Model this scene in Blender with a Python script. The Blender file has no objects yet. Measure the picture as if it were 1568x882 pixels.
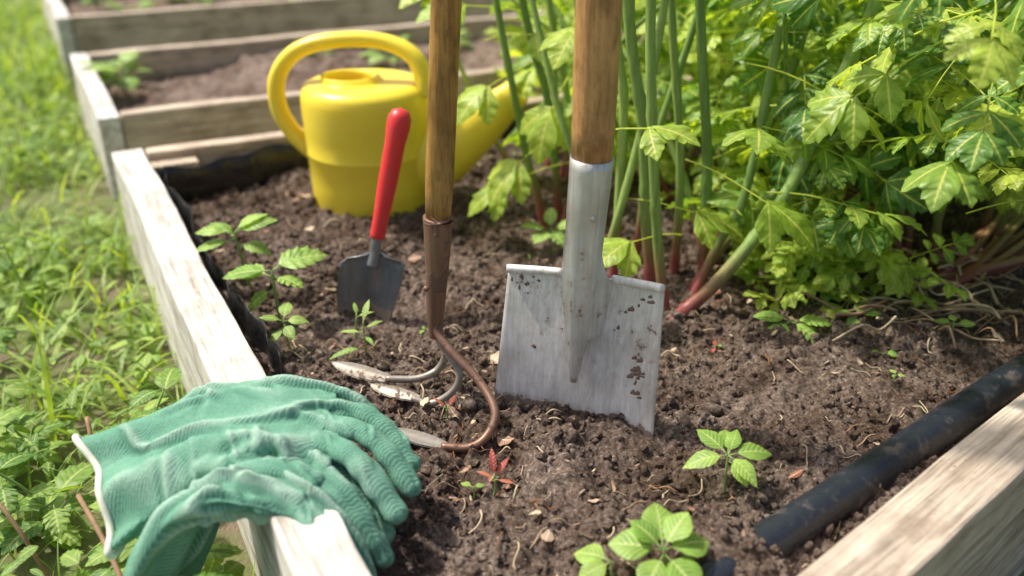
import bpy, math, random
import numpy as np
from mathutils import Vector, Matrix
random.seed(7); rng=np.random.default_rng(7)
S=bpy.context.scene
def link(o): S.collection.objects.link(o); return o
def empty(name):
    e=bpy.data.objects.new(name,None); link(e); return e
# ---------------------------------------------------------------- noise
def _h(i,j,seed):
    n=(i*374761393+j*668265263+seed*1442695041)&0xffffffff
    n=((n^(n>>13))*1274126177)&0xffffffff
    return ((n^(n>>16))&0xffff)/65535.0
def vn(x,y,sc,seed=0):
    x=np.asarray(x)*sc+1000.3; y=np.asarray(y)*sc+1000.7
    i=np.floor(x).astype(np.int64); j=np.floor(y).astype(np.int64)
    fx=x-i; fy=y-j; fx=fx*fx*(3-2*fx); fy=fy*fy*(3-2*fy)
    a=_h(i,j,seed);b=_h(i+1,j,seed);c=_h(i,j+1,seed);d=_h(i+1,j+1,seed)
    return (a*(1-fx)+b*fx)*(1-fy)+(c*(1-fx)+d*fx)*fy
# ---------------------------------------------------------------- materials
def newmat(name):
    m=bpy.data.materials.new(name); m.use_nodes=True
    nt=m.node_tree; b=nt.nodes['Principled BSDF']; return m,nt,b
def N(nt,t,**k):
    n=nt.nodes.new(t)
    for a,v in k.items():
        if a in n.inputs.keys(): n.inputs[a].default_value=v
        else: setattr(n,a,v)
    return n
def ramp(nt,fac,stops):
    r=nt.nodes.new('ShaderNodeValToRGB'); e=r.color_ramp.elements
    while len(e)<len(stops): e.new(0.5)
    for k,(p,c) in enumerate(stops): e[k].position=p; e[k].color=(*c,1)
    nt.links.new(fac,r.inputs[0]); return r.outputs[0]
def mix(nt,f,a,b,mode='MIX'):
    m=nt.nodes.new('ShaderNodeMix'); m.data_type='RGBA'; m.blend_type=mode
    for s,v in ((0,f),(6,a),(7,b)):
        if hasattr(v,'links'): nt.links.new(v,m.inputs[s])
        else: m.inputs[s].default_value=v if s==0 else (*v,1)
    return m.outputs[2]
def coords(nt,scale=(1,1,1),kind='Object',rot=(0,0,0)):
    t=nt.nodes.new('ShaderNodeTexCoord'); mp=nt.nodes.new('ShaderNodeMapping')
    mp.inputs['Scale'].default_value=scale; mp.inputs['Rotation'].default_value=rot
    nt.links.new(t.outputs[kind],mp.inputs[0]); return mp.outputs[0]
def noise(nt,vec,scale,detail=4,rough=.6):
    n=N(nt,'ShaderNodeTexNoise',Scale=scale,Detail=detail,Roughness=rough)
    nt.links.new(vec,n.inputs['Vector']); return n.outputs[0]
def bump(nt,b,h,strength,dist=.002,prev=None):
    bp=N(nt,'ShaderNodeBump',Strength=strength,Distance=dist)
    nt.links.new(h,bp.inputs['Height'])
    if prev: nt.links.new(prev,bp.inputs['Normal'])
    nt.links.new(bp.outputs[0],b.inputs['Normal']); return bp.outputs[0]
def soil_mat(name,k=1.0):
    m,nt,b=newmat(name); v=coords(nt)
    n1=noise(nt,v,9,5,.6); n2=noise(nt,v,170,6,.75)
    c=ramp(nt,n2,[(.28,(.034*k,.022*k,.017*k)),(.45,(.125*k,.091*k,.071*k)),(.58,(.25*k,.20*k,.165*k)),(.74,(.62*k,.55*k,.48*k))])
    c2=ramp(nt,n1,[(.36,(.60,.52,.46)),(.64,(1.22,1.2,1.2))])
    nt.links.new(mix(nt,1.0,c,c2,'MULTIPLY'),b.inputs['Base Color'])
    b.inputs['Roughness'].default_value=.95; b.inputs['Specular IOR Level'].default_value=.2
    p=bump(nt,b,n2,1.0,.005); n3=noise(nt,v,600,3,.7); bump(nt,b,n3,.7,.0012,p); return m
def leaf_mat(name,c0,c1,trans=.4,rough=.4,vein=.5,mid=None):
    m,nt,b=newmat(name)
    a=N(nt,'ShaderNodeAttribute',attribute_name='rnd'); rib=N(nt,'ShaderNodeAttribute',attribute_name='rib')
    sx=nt.nodes.new('ShaderNodeSeparateXYZ'); nt.links.new(rib.outputs['Vector'],sx.inputs[0])
    stops=[(0,c0),(1,c1)] if not mid else [(0,c0),(.5,mid),(1,c1)]
    c=ramp(nt,a.outputs['Fac'],stops)
    v=coords(nt); n=noise(nt,v,60,3,.5)
    c=mix(nt,1.0,c,ramp(nt,n,[(.3,(.72,.76,.7)),(.7,(1.2,1.15,1.1))]),'MULTIPLY')
    lt=(min(1,c1[0]*1.4+.04),min(1,c1[1]*1.15+.04),c1[2]*1.6+.03)
    mu=N(nt,'ShaderNodeMath',operation='MULTIPLY'); nt.links.new(sx.outputs[1],mu.inputs[0]); mu.inputs[1].default_value=44
    si=N(nt,'ShaderNodeMath',operation='SINE'); nt.links.new(mu.outputs[0],si.inputs[0])
    vv=ramp(nt,si.outputs[0],[(.72,(0,0,0)),(.98,(vein,)*3)])
    c=mix(nt,vv,c,lt)
    rr=ramp(nt,sx.outputs[0],[(0,(1,1,1)),(.13,(0,0,0))])
    c=mix(nt,rr,c,lt)
    nt.links.new(c,b.inputs['Base Color']); b.inputs['Roughness'].default_value=rough
    b.inputs['Specular IOR Level'].default_value=.45
    tr=nt.nodes.new('ShaderNodeBsdfTranslucent')
    tc=mix(nt,1.0,c,(1.6,1.5,.42),'MULTIPLY'); nt.links.new(tc,tr.inputs[0])
    ms=nt.nodes.new('ShaderNodeMixShader'); ms.inputs[0].default_value=trans
    nt.links.new(b.outputs[0],ms.inputs[1]); nt.links.new(tr.outputs[0],ms.inputs[2])
    nt.links.new(ms.outputs[0],nt.nodes['Material Output'].inputs[0])
    inv=N(nt,'ShaderNodeMath',operation='MULTIPLY'); nt.links.new(si.outputs[0],inv.inputs[0]); inv.inputs[1].default_value=-.5
    p=bump(nt,b,inv.outputs[0],.4,.0010); bump(nt,b,noise(nt,v,220,2,.5),.3,.001,p)
    return m
def wood_mat(name,base,dark,stretch=(2,40,40),scale=1.0,rough=.75,bs=.6,blotch=None,grime=None):
    m,nt,b=newmat(name); v=coords(nt,stretch)
    n=noise(nt,v,3*scale,6,.65); v2=coords(nt,(stretch[0]*2.2,stretch[1]*3,stretch[2]*3)); n2=noise(nt,v2,3*scale,4,.7)
    c=ramp(nt,n,[(.3,dark),(.5,base),(.72,tuple(min(1,x*1.25) for x in base))])
    c=mix(nt,ramp(nt,n2,[(.3,(.6,.6,.6)),(.5,(0,0,0))]),c,tuple(x*.5 for x in dark))
    vo=coords(nt); nn=noise(nt,vo,14,4,.6)
    c=mix(nt,1.0,c,ramp(nt,nn,[(.3,(.68,.64,.6)),(.6,(1.05,1.05,1.05))]),'MULTIPLY')
    if blotch:
        c=mix(nt,ramp(nt,noise(nt,coords(nt,(30,30,14)),1.6,5,.65),[(.5,(0,0,0)),(.66,(.75,.75,.75))]),c,blotch)
    if grime:
        c=mix(nt,ramp(nt,noise(nt,coords(nt,(8,30,30)),1.2,6,.7),[(.56,(0,0,0)),(.68,(.6,.6,.6))]),c,grime)
        c=mix(nt,ramp(nt,noise(nt,vo,120,3,.6),[(.68,(0,0,0)),(.72,(.7,.7,.7))]),c,tuple(x*.7 for x in grime))
    nt.links.new(c,b.inputs['Base Color']); b.inputs['Roughness'].default_value=rough
    p=bump(nt,b,n,bs,.004); bump(nt,b,n2,bs,.002,p); return m
# ---------------------------------------------------------------- mesh builder
def b2(b,k):
    b=np.asarray(b,float)
    if b.ndim==2: return b
    b=np.broadcast_to(b,(k,)); return np.column_stack([b,np.zeros(k),np.zeros(k)])
class MB:
    def __init__(s): s.V=[];s.F=[];s.R=[];s.B=[];s.M=[];s.n=0
    def add(s,v,f,r=.5,b=1.0,m=0):
        v=np.asarray(v,float); k=len(v)
        s.V.append(v); s.F+= [tuple(int(i)+s.n for i in q) for q in f]
        s.R.append(np.broadcast_to(r,(k,)).astype(float)); s.B.append(b2(b,k))
        s.M+=[m]*len(f); s.n+=k
    def build(s,name,mats,smooth=True,parent=None):
        me=bpy.data.meshes.new(name); V=np.concatenate(s.V)
        me.vertices.add(len(V)); me.vertices.foreach_set('co',V.ravel())
        L=np.fromiter((len(f) for f in s.F),int,len(s.F)); st=np.concatenate([[0],np.cumsum(L)[:-1]])
        idx=np.array([i for f in s.F for i in f])
        me.loops.add(len(idx)); me.loops.foreach_set('vertex_index',idx)
        me.polygons.add(len(L)); me.polygons.foreach_set('loop_start',st); me.polygons.foreach_set('loop_total',L)
        for m in mats: me.materials.append(m)
        me.polygons.foreach_set('material_index',s.M)
        me.update(calc_edges=True); me.validate()
        at=me.attributes.new('rnd','FLOAT','POINT'); at.data.foreach_set('value',np.concatenate(s.R))
        at=me.attributes.new('rib','FLOAT_VECTOR','POINT'); at.data.foreach_set('vector',np.concatenate(s.B).ravel())
        me.polygons.foreach_set('use_smooth',[smooth]*len(me.polygons))
        o=bpy.data.objects.new(name,me); link(o)
        if parent: o.parent=parent
        return o
def inst(name,tv,tf,tb,O,R,sc,mat,rnd=None,parent=None,smooth=True):
    K=len(O); n=len(tv); tf=np.array(tf)
    if np.ndim(sc)==1: sc=np.repeat(np.asarray(sc)[:,None],3,1)
    V=np.einsum('kij,knj->kni',R,tv[None]*sc[:,None,:])+O[:,None,:]
    idx=(tf[None]+(np.arange(K)*n)[:,None,None]).reshape(-1)
    me=bpy.data.meshes.new(name); me.vertices.add(K*n); me.vertices.foreach_set('co',V.ravel())
    k=tf.shape[1]; nf=K*len(tf)
    me.loops.add(nf*k); me.loops.foreach_set('vertex_index',idx)
    me.polygons.add(nf); me.polygons.foreach_set('loop_start',np.arange(nf)*k); me.polygons.foreach_set('loop_total',np.full(nf,k))
    me.materials.append(mat); me.update(calc_edges=True)
    if rnd is None: rnd=rng.random(K)
    a=me.attributes.new('rnd','FLOAT','POINT'); a.data.foreach_set('value',np.repeat(rnd,n))
    a=me.attributes.new('rib','FLOAT_VECTOR','POINT'); a.data.foreach_set('vector',np.tile(b2(tb,n),(K,1)).ravel())
    me.polygons.foreach_set('use_smooth',[smooth]*nf)
    o=bpy.data.objects.new(name,me); link(o)
    if parent: o.parent=parent
    return o
def frames(D,U):
    D=D/np.linalg.norm(D,axis=1)[:,None]; Y=np.cross(U,D); Y/=np.linalg.norm(Y,axis=1)[:,None]+1e-9
    Z=np.cross(D,Y); return np.stack([D,Y,Z],2)
def smoothpath(P,n=6):
    P=np.array(P,float)
    if len(P)<3: 
        t=np.linspace(0,1,n)[:,None]; return P[0]*(1-t)+P[1]*t
    Q=np.vstack([2*P[0]-P[1],P,2*P[-1]-P[-2]]); out=[]
    for i in range(1,len(Q)-2):
        for t in np.linspace(0,1,n,endpoint=False):
            a,b,c,d=Q[i-1],Q[i],Q[i+1],Q[i+2]
            out.append(.5*((2*b)+(-a+c)*t+(2*a-5*b+4*c-d)*t*t+(-a+3*b-3*c+d)*t**3))
    out.append(Q[-2]); return np.array(out)
def tube(P,r,seg=8,cap=True,flat=None):
    P=np.asarray(P,float); k=len(P); r=np.broadcast_to(r,(k,)) if np.ndim(r)<2 else r
    T=np.gradient(P,axis=0); T/=np.linalg.norm(T,axis=1)[:,None]+1e-12
    ref=np.array([0,1.,0]) if abs(T[0][1])<.8 else np.array([1.,0,0])
    if flat is not None: ref=np.array(flat,float)
    V=[];a=np.linspace(0,2*np.pi,seg,endpoint=False); X=ref
    for i in range(k):
        X=X-T[i]*np.dot(X,T[i]); X/=np.linalg.norm(X); Y=np.cross(T[i],X)
        rx,ry=(r[i],r[i]) if np.ndim(r)<2 else r[i]
        V.append(P[i]+np.outer(np.cos(a)*rx,X)+np.outer(np.sin(a)*ry,Y))
    V=np.concatenate(V); F=[]
    for i in range(k-1):
        for j in range(seg):
            F.append((i*seg+j,i*seg+(j+1)%seg,(i+1)*seg+(j+1)%seg,(i+1)*seg+j))
    if cap: F.append(tuple(range(seg))[::-1]); F.append(tuple((k-1)*seg+j for j in range(seg)))
    return V,F
# ---------------------------------------------------------------- leaf templates (x along, y side, z normal)
def leaf_t(ts,ws,xo=None,fold=.25,curl=.25,x0=0,ang=0,size=1,wz=0.0):
    n=len(ts); V=[];B=[]
    for i in range(n):
        t=ts[i]; z=-curl*t*t
        ex=(xo[i] if xo else 0)
        V.append((t,0,z)); B.append((0,t+.0001,0))
        for s in (1,-1):
            V.append((t+ex,s*ws[i]*.5,z+fold*ws[i]*.25)); B.append((.5,t-.45*ws[i],0))
            V.append((t+ex*1.3,s*ws[i],z+fold*ws[i]*.25-ws[i]*.12+wz*math.sin(i*2.1+s))); B.append((1,t-.9*ws[i],0))
    F=[]
    for i in range(n-1):
        a=i*5;b=a+5
        F+=[(a,b,b+1,a+1),(a+1,b+1,b+2,a+2),(a,a+3,b+3,b),(a+3,a+4,b+4,b+3)]
    V=np.array(V)*size; c,s_=math.cos(ang),math.sin(ang)
    V=np.stack([V[:,0]*c-V[:,1]*s_+x0,V[:,0]*s_+V[:,1]*c,V[:,2]],1)
    return V,F,np.array(B,float)
LOV=([0,.12,.3,.45,.56,.6,.7,.78,.81,.9,.93,1.0],[.01,.06,.17,.27,.34,.25,.25,.26,.17,.14,.09,0.0],[0,0,0,.03,.08,0,.02,.07,0,.03,.02,0])
LOW=([0,.15,.32,.5,.62,.66,.78,.84,.92,1.0],[.01,.11,.23,.31,.31,.25,.23,.16,.09,0.0],[0,0,0,.01,.05,0,.03,0,0,0])
OV=([0,.1,.25,.4,.55,.7,.82,.92,1],[.02,.16,.29,.33,.31,.24,.16,.08,0.],None)
SER=([0,.08,.2,.27,.3,.4,.46,.49,.6,.66,.69,.79,.84,.87,1],[.02,.14,.27,.34,.30,.33,.37,.31,.3,.32,.25,.2,.2,.14,0.],[0,0,0,.03,0,0,.03,0,0,.03,0,0,.03,0,0])
NAR=([0,.15,.35,.6,.8,1],[.02,.1,.15,.14,.09,0.],None)
def compound(parts,pet):
    Vs=[];Fs=[];Bs=[];n=0
    for (shape,x0,ang,size,dy,dz) in parts:
        v,f,b=leaf_t(*shape,x0=x0,ang=ang,size=size,fold=.8,curl=.3,wz=.03)
        v[:,1]+=dy; v[:,2]+=dz*np.hypot(v[:,0]-x0,v[:,1])
        Vs.append(v);Fs+=[tuple(i+n for i in q) for q in f];Bs.append(b);n+=len(v)
    xs=np.linspace(-pet,.62,7)
    v,f=tube(np.stack([xs,xs*0,-.03*np.maximum(xs,0)-.002-.25*np.minimum(xs,0)**2],1),.009,4,cap=False)
    Vs.append(v);Fs+=[tuple(i+n for i in q) for q in f];Bs.append(b2(.06,len(v)))
    return np.concatenate(Vs),Fs,np.concatenate(Bs)
CL1=compound([(LOV,.55,0,.5,0,-.1),(LOW,.5,.85,.42,0,-.25),(LOV,.5,-.85,.42,0,-.15),(LOW,.18,1.0,.4,0,-.12),(LOV,.18,-1.05,.38,0,-.3)],.6)
CL2=compound([(LOW,.5,.1,.60,0,-.15),(LOV,.42,.75,.5,0,-.3),(LOW,.45,-.8,.50,0,-.25)],.6)
CL3=compound([(LOW,.6,-.1,.45,0,.1),(LOV,.52,.6,.36,0,-.2),(LOW,.52,-.75,.4,0,-.1),(LOV,.2,.9,.42,0,-.3),(LOW,.25,-1.2,.4,0,0),(LOV,-.05,1.1,.3,0,-.1),(LOV,-.05,-1.1,.3,0,-.1)],.6)
# ---------------------------------------------------------------- frame of the garden beds
O0=np.array([-.839,1.85]); nn=np.array([.885,.466]); dd=np.array([-.466,.885])
def bed(p,q): return O0+nn*p+dd*q
RA=np.array([0.0,.4165]); RD=np.array([.766,.643]); RN=np.array([.643,-.766])
# ---------------------------------------------------------------- soil
def soil_h(x,y):
    q=(x-O0[0])*dd[0]+(y-O0[1])*dd[1]; p=(x-O0[0])*nn[0]+(y-O0[1])*nn[1]
    h=(vn(x,y,4,1)-.5)*.03+(vn(x,y,13,2)-.5)*.024
    h+=(1-np.abs(vn(x,y,36,3)*2-1)-.5)*.012*(.4+vn(x,y,7,8))
    h+=(vn(x,y,85,4)-.5)*.011+(vn(x,y,190,5)-.5)*.0075+(vn(x,y,330,6)-.5)*.004
    h-=.04*np.clip(1+(q+.02)/.25,0,1)*np.clip(1-p/.6,0,1)
    h+=.03*np.exp(-(((x-.235)**2+(y-.735)**2)/.05**2))
    h+=.018*np.exp(-(((x-.10)**2+(y-.97)**2)/.07**2))+.015*np.exp(-(((x-.45)**2+(y-1.15)**2)/.2**2))
    h-=.012*np.exp(-(((x+.05)**2+(y-.8)**2)/.12**2))
    return h
def grid(name,f,x0,x1,y0,y1,st,mat,keep=None):
    xs=np.arange(x0,x1,st); ys=np.arange(y0,y1,st); P,Q=np.meshgrid(xs,ys); V=f(P.ravel(),Q.ravel())
    nx=len(xs); ny=len(ys); i=np.arange(nx*ny).reshape(ny,nx)
    F=np.stack([i[:-1,:-1],i[:-1,1:],i[1:,1:],i[1:,:-1]],-1).reshape(-1,4)
    if keep is not None: k=keep(V); F=F[k[F].all(1)]
    me=bpy.data.meshes.new(name); me.vertices.add(len(V)); me.vertices.foreach_set('co',V.ravel())
    me.loops.add(F.size); me.loops.foreach_set('vertex_index',F.ravel()); me.polygons.add(len(F))
    me.polygons.foreach_set('loop_start',np.arange(len(F))*4); me.polygons.foreach_set('loop_total',np.full(len(F),4))
    me.polygons.foreach_set('use_smooth',[True]*len(F)); me.materials.append(mat); me.update(calc_edges=True)
    o=bpy.data.objects.new(name,me); link(o); return o
SOIL=soil_mat('soil')
def fs(P,Q):
    x=O0[0]+nn[0]*P+dd[0]*Q; y=O0[1]+nn[1]*P+dd[1]*Q; return np.stack([x,y,soil_h(x,y)],1)
def rd(V): return (V[:,0]-RA[0])*RN[0]+(V[:,1]-RA[1])*RN[1]
grid('garden_soil',fs,.03,2.4,-1.75,-.005,.0036,SOIL,lambda V:rd(V)<.03)
import bmesh
def ico(sub,seed):
    bm=bmesh.new(); bmesh.ops.create_icosphere(bm,subdivisions=sub,radius=1)
    r=random.Random(seed); V=np.array([v.co[:] for v in bm.verts]); F=[tuple(v.index for v in f.verts) for f in bm.faces]; bm.free()
    k=np.array([[r.gauss(0,1) for _ in range(3)] for _ in range(5)]); ph=[r.random()*6 for _ in range(5)]
    d=sum(np.sin(V@k[i]*1.8+ph[i]) for i in range(5))*.14
    d+=np.array([r.uniform(-.13,.13) for _ in V]); return V*(1+d)[:,None],F
cl=empty('soil_clods')
for vi in range(5):
    K=6500 if vi<4 else 1100
    P=rng.uniform(.09,2.2,K*2); Q=-rng.uniform(.02,1.6,K*2)
    x=O0[0]+nn[0]*P+dd[0]*Q; y=O0[1]+nn[1]*P+dd[1]*Q
    ok=(rd(np.stack([x,y],1))<-.02)&(y<2.2)&(x<1.1)&(vn(x,y,11,41)+rng.random(len(x))*.5>.55); x=x[ok];y=y[ok]; K=len(x)
    s=.0013+rng.exponential(.0015,K)*(1+(y>1.3)*.4); s=np.minimum(s,.0080)
    A=rng.normal(size=(K,3));U=rng.normal(size=(K,3)); sc=s[:,None]*rng.uniform(.7,1.25,(K,3))
    v,f=ico(2 if vi==4 else 1,vi)
    if vi==4: sc*=1.8
    inst('clods_%d'%vi,v,f,np.ones(len(v)),np.stack([x,y,soil_h(x,y)+s*.25],1),frames(A,U),sc,SOIL,parent=cl,smooth=(vi==4))
LIT=leaf_mat('dry_litter',(.24,.095,.035),(.68,.58,.42),.1,.8,.2)
mb=MB()
for i in range(1300):
    p=random.uniform(.12,1.9);q=-random.uniform(.05,1.45); x,y=bed(p,q)
    if i>1150: x=random.gauss(-.10,.10); y=random.gauss(.98,.13)
    if i>1250: x=random.gauss(.12,.12); y=random.gauss(.80,.06)
    if (x-RA[0])*RN[0]+(y-RA[1])*RN[1]>-.03 or (x-O0[0])*nn[0]+(y-O0[1])*nn[1]<.12: continue
    a=random.uniform(0,6.28);L=random.uniform(.008,.04); z=float(soil_h(x,y))+.003
    P=[(x,y,z)]
    for k in range(3):
        a+=random.uniform(-.7,.7); x+=math.cos(a)*L/3;y+=math.sin(a)*L/3; P.append((x,y,float(soil_h(x,y))+.003+random.uniform(0,.006)))
    if i%3: v,f=tube(smoothpath(P,3),random.uniform(.0004,.0013),4); mb.add(v,f,random.random())
    else:
        sz=random.uniform(.005,.014) if i%4 else random.uniform(.014,.028); v,f,b=leaf_t(*random.choice([OV,NAR]),size=sz,fold=random.uniform(-1.4,1.4),curl=random.uniform(-.7,.7),wz=.06)
        R=frames(np.array([[math.cos(a),math.sin(a),random.uniform(-.3,.3)]]),np.array([[random.uniform(-.5,.5),random.uniform(-.5,.5),1]]))[0]
        mb.add(v@R.T+np.array(P[0])+[0,0,.003],f,random.random(),b)
mb.build('dry_litter',[LIT])
# ---------------------------------------------------------------- ground + grass
m,nt,b=newmat('lawn_ground'); v=coords(nt)
c=ramp(nt,noise(nt,v,7,6,.7),[(.35,(.22,.17,.12)),(.5,(.15,.18,.06)),(.7,(.18,.29,.07))])
nt.links.new(c,b.inputs['Base Color']); b.inputs['Roughness'].default_value=1; bump(nt,b,noise(nt,v,80,5,.7),1,.01)
bpy.ops.mesh.primitive_grid_add(x_subdivisions=40,y_subdivisions=40,size=400,location=(0,50,-.13)); g=bpy.context.object; g.name='ground'; g.data.materials.append(m)
GR=leaf_mat('grass_blade',(.17,.32,.06),(.46,.58,.15),.45,.5,0)
def blade_t(bend,w=.035):
    V=[];F=[];n=5
    for i in range(n+1):
        t=i/n; ww=w*(1-t**2)+.001; xx=t*math.cos(bend*t*.6); zz=-bend*t*t*.5
        V+=[(xx,ww,zz),(xx,-ww,zz)]
    for i in range(n): F.append((2*i,2*i+2,2*i+3,2*i+1))
    return np.array(V),F,np.full(len(V),1.)
def in_bed(p,q):
    return ((p>-.01)&(p<2.5)&(((q<.04)&(q>-1.9))|((q>.30)&(q<1.16))|((q>1.70)&(q<2.9))))
def scat(K,p0,p1,q0,q1):
    p=rng.uniform(p0,p1,K);q=rng.uniform(q0,q1,K); ok=~in_bed(p,q); p=p[ok];q=q[ok]
    return O0[0]+nn[0]*p+dd[0]*q, O0[1]+nn[1]*p+dd[1]*q,p,q
gp=empty('lawn_grass')
for vi,(bd,w) in enumerate([(.5,.02),(1.1,.016),(1.7,.02)]):
    x,y,p,q=scat(16000,-2.6,2.6,-1.6,5.5)
    dens=vn(x,y,3.5,9); ok=(dens+rng.random(len(x))*.5>.54)&(y>.15); x=x[ok];y=y[ok];p=p[ok];q=q[ok];K=len(x)
    az=rng.uniform(0,6.28,K); el=rng.uniform(.5,1.45,K)
    D=np.stack([np.cos(az)*np.cos(el),np.sin(az)*np.cos(el),np.sin(el)],1)
    L=rng.uniform(.05,.13,K)*(.6+.8*vn(x,y,2,12)); L*=np.where((p>-.3)&(p<0)&(q>-.9),1.7,1); L=np.where(p>0,L*.6,L)
    L=np.where(q<-.75,L*.7,L)
    tv,tf,tb=blade_t(bd,w); U=np.stack([np.zeros(K),np.zeros(K),np.ones(K)],1)+rng.normal(size=(K,3))*.1
    inst('grass_blades_%d'%vi,tv,tf,tb,np.stack([x,y,np.full(K,-.13)],1),frames(D,U),L,GR,parent=gp)
WD=leaf_mat('broadleaf_weed',(.10,.24,.045),(.36,.52,.11),.4,.5,.3)
wp=empty('broadleaf_weeds')
for vi,sh in enumerate([OV,SER,NAR]):
    x,y,p,q=scat(5200,-1.6,-.02,-1.7,3.0)
    dens=vn(x,y,4.5,21+vi); ok=(dens+rng.random(len(x))*.3>.72)&(y>.15); x=x[ok];y=y[ok];p=p[ok];q=q[ok];K=len(x)
    az=rng.uniform(0,6.28,K); el=rng.uniform(-.2,.8,K)
    D=np.stack([np.cos(az)*np.cos(el),np.sin(az)*np.cos(el),np.sin(el)],1); U=np.array([[0,0,1.]])+rng.normal(size=(K,3))*.3
    z=-.13+rng.uniform(.01,.09,K)*(.5+vn(x,y,4.5,31)); tv,tf,tb=leaf_t(*sh,fold=.6,curl=.35)
    inst('weed_leaves_%d'%vi,tv,tf,tb,np.stack([x,y,z],1),frames(D,U),rng.uniform(.018,.042,K),WD,parent=wp)
# ---------------------------------------------------------------- boards
WW=wood_mat('whitewashed_wood',(.74,.715,.67),(.44,.395,.34),(1.2,22,22),1,.8,.7,None,(.40,.34,.27))
WN=wood_mat('weathered_wood',(.58,.48,.37),(.30,.23,.165),(1.2,26,26),1,.8,.8,None,(.25,.19,.14))
WG=wood_mat('grey_wood',(.60,.51,.41),(.24,.185,.14),(1.0,24,24),1.0,.85,1.0,None,(.28,.21,.15))
def board(name,p0,p1,w,z0,z1,mat,parent,side=1):
    p0=np.array(p0);p1=np.array(p1); L=np.linalg.norm(p1-p0); ang=math.atan2(*(p1-p0)[::-1])
    bm=bmesh.new(); bmesh.ops.create_cube(bm,size=1)
    me=bpy.data.meshes.new(name); 
    bmesh.ops.scale(bm,vec=(L,w,z1-z0),verts=bm.verts)
    bmesh.ops.subdivide_edges(bm,edges=[e for e in bm.edges if abs((e.verts[0].co-e.verts[1].co).x)>L*.9],cuts=40)
    for v in bm.verts:
        t=v.co.x*9; v.co.y+=.0016*math.sin(t+v.co.z*5+p0[0]*7)+random.uniform(-.0009,.0009); v.co.z+=.0015*math.sin(t*1.3+2)+random.uniform(-.0009,.0009)
    bm.to_mesh(me); bm.free(); me.materials.append(mat)
    o=bpy.data.objects.new(name,me); link(o)
    md=o.modifiers.new('b','BEVEL'); md.width=.004; md.segments=2; md.limit_method='ANGLE'
    c=(p0+p1)/2; nrm=np.array([-(p1-p0)[1],(p1-p0)[0]])/L; c=c+nrm*w/2*side
    o.location=(c[0],c[1],(z0+z1)/2); o.rotation_euler=(0,0,ang); o.parent=parent; return o
b1=empty('raised_garden_bed')
board('left_board',bed(.063,-1.66),bed(.063,.035),.063,-.14,.08,WW,b1,1)
board('back_board',bed(.066,-.015),bed(2.4,-.015),.045,-.14,.078,WN,b1,1)
board('front_board',RA-RD*.04,RA+RD*2.6,.069,-.14,.08,WG,b1,-1)
board('corner_block',bed(.066,-.062),bed(.16,-.062),.044,-.1,.06,WN,b1,1)
board('end_board',bed(2.402,-.9),bed(2.402,.03),.05,-.14,.08,WN,b1,-1)
b2_=empty('raised_garden_bed')
board('left_board',bed(.05,.318),bed(.05,1.14),.05,-.13,.08,WW,b2_,1)
board('front_board',bed(.053,.318),bed(2.6,.318),.045,-.13,.082,WN,b2_,1)
board('back_board',bed(.053,1.09),bed(2.6,1.09),.05,-.13,.08,WN,b2_,1)
b3=empty('raised_garden_bed')
board('left_board',bed(.05,1.70),bed(.05,2.9),.05,-.13,.10,WW,b3,1)
board('front_board',bed(.053,1.70),bed(3.2,1.70),.045,-.13,.102,WN,b3,1)
board('back_board',bed(.053,2.85),bed(3.2,2.85),.05,-.13,.10,WN,b3,1)
SOIL2=soil_mat('dry_soil',1.3)
def mk(base):
    def f(P,Q):
        x=O0[0]+nn[0]*P+dd[0]*Q; y=O0[1]+nn[1]*P+dd[1]*Q; return np.stack([x,y,soil_h(x,y)*1.2+base],1)
    return f
grid('garden_soil',mk(.02),.03,2.6,.34,1.12,.011,SOIL2)
grid('garden_soil',mk(.02),.03,3.1,1.72,2.87,.02,SOIL2)
# ---------------------------------------------------------------- black liner
m,nt,b=newmat('black_plastic_film'); b.inputs['Base Color'].default_value=(.014,.014,.015,1); b.inputs['Roughness'].default_value=.33
bump(nt,b,noise(nt,coords(nt),25,4,.6),.8,.01); FILM=m
mb=MB()
def ribbon(P,z0,z1,amp,seed):
    P=smoothpath(P,30); k=len(P); T=np.gradient(P,axis=0); T/=np.linalg.norm(T,axis=1)[:,None]; Nn=np.stack([-T[:,1],T[:,0]],1)
    s=np.arange(k); V=[];rows=6
    for j in range(rows):
        t=j/(rows-1); o=amp*(np.sin(s*.4+seed)+.6*np.sin(s*.17+seed*2))*(.3+.7*t)
        zz=z0+(z1-z0)*t+ (t>.9)*(.008*np.sin(s*.21+seed)+.004*np.sin(s*.6))
        V.append(np.column_stack([P+Nn*o[:,None],zz]))
    V=np.concatenate(V); F=[(j*k+i,j*k+i+1,(j+1)*k+i+1,(j+1)*k+i) for j in range(rows-1) for i in range(k-1)]
    mb.add(V,F)
ribbon([bed(.105,-.95),bed(.10,-.8),bed(.085,-.6),bed(.09,-.3),bed(.085,-.06)],-.08,.05,.004,1)
ribbon([bed(.075,-.07),bed(.4,-.045),bed(.9,-.035),bed(2.3,-.035)],-.1,.060,.003,3)
fo=mb.build('plastic_bed_liner',[FILM]); md=fo.modifiers.new('s','SOLIDIFY'); md.thickness=.0008
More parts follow.
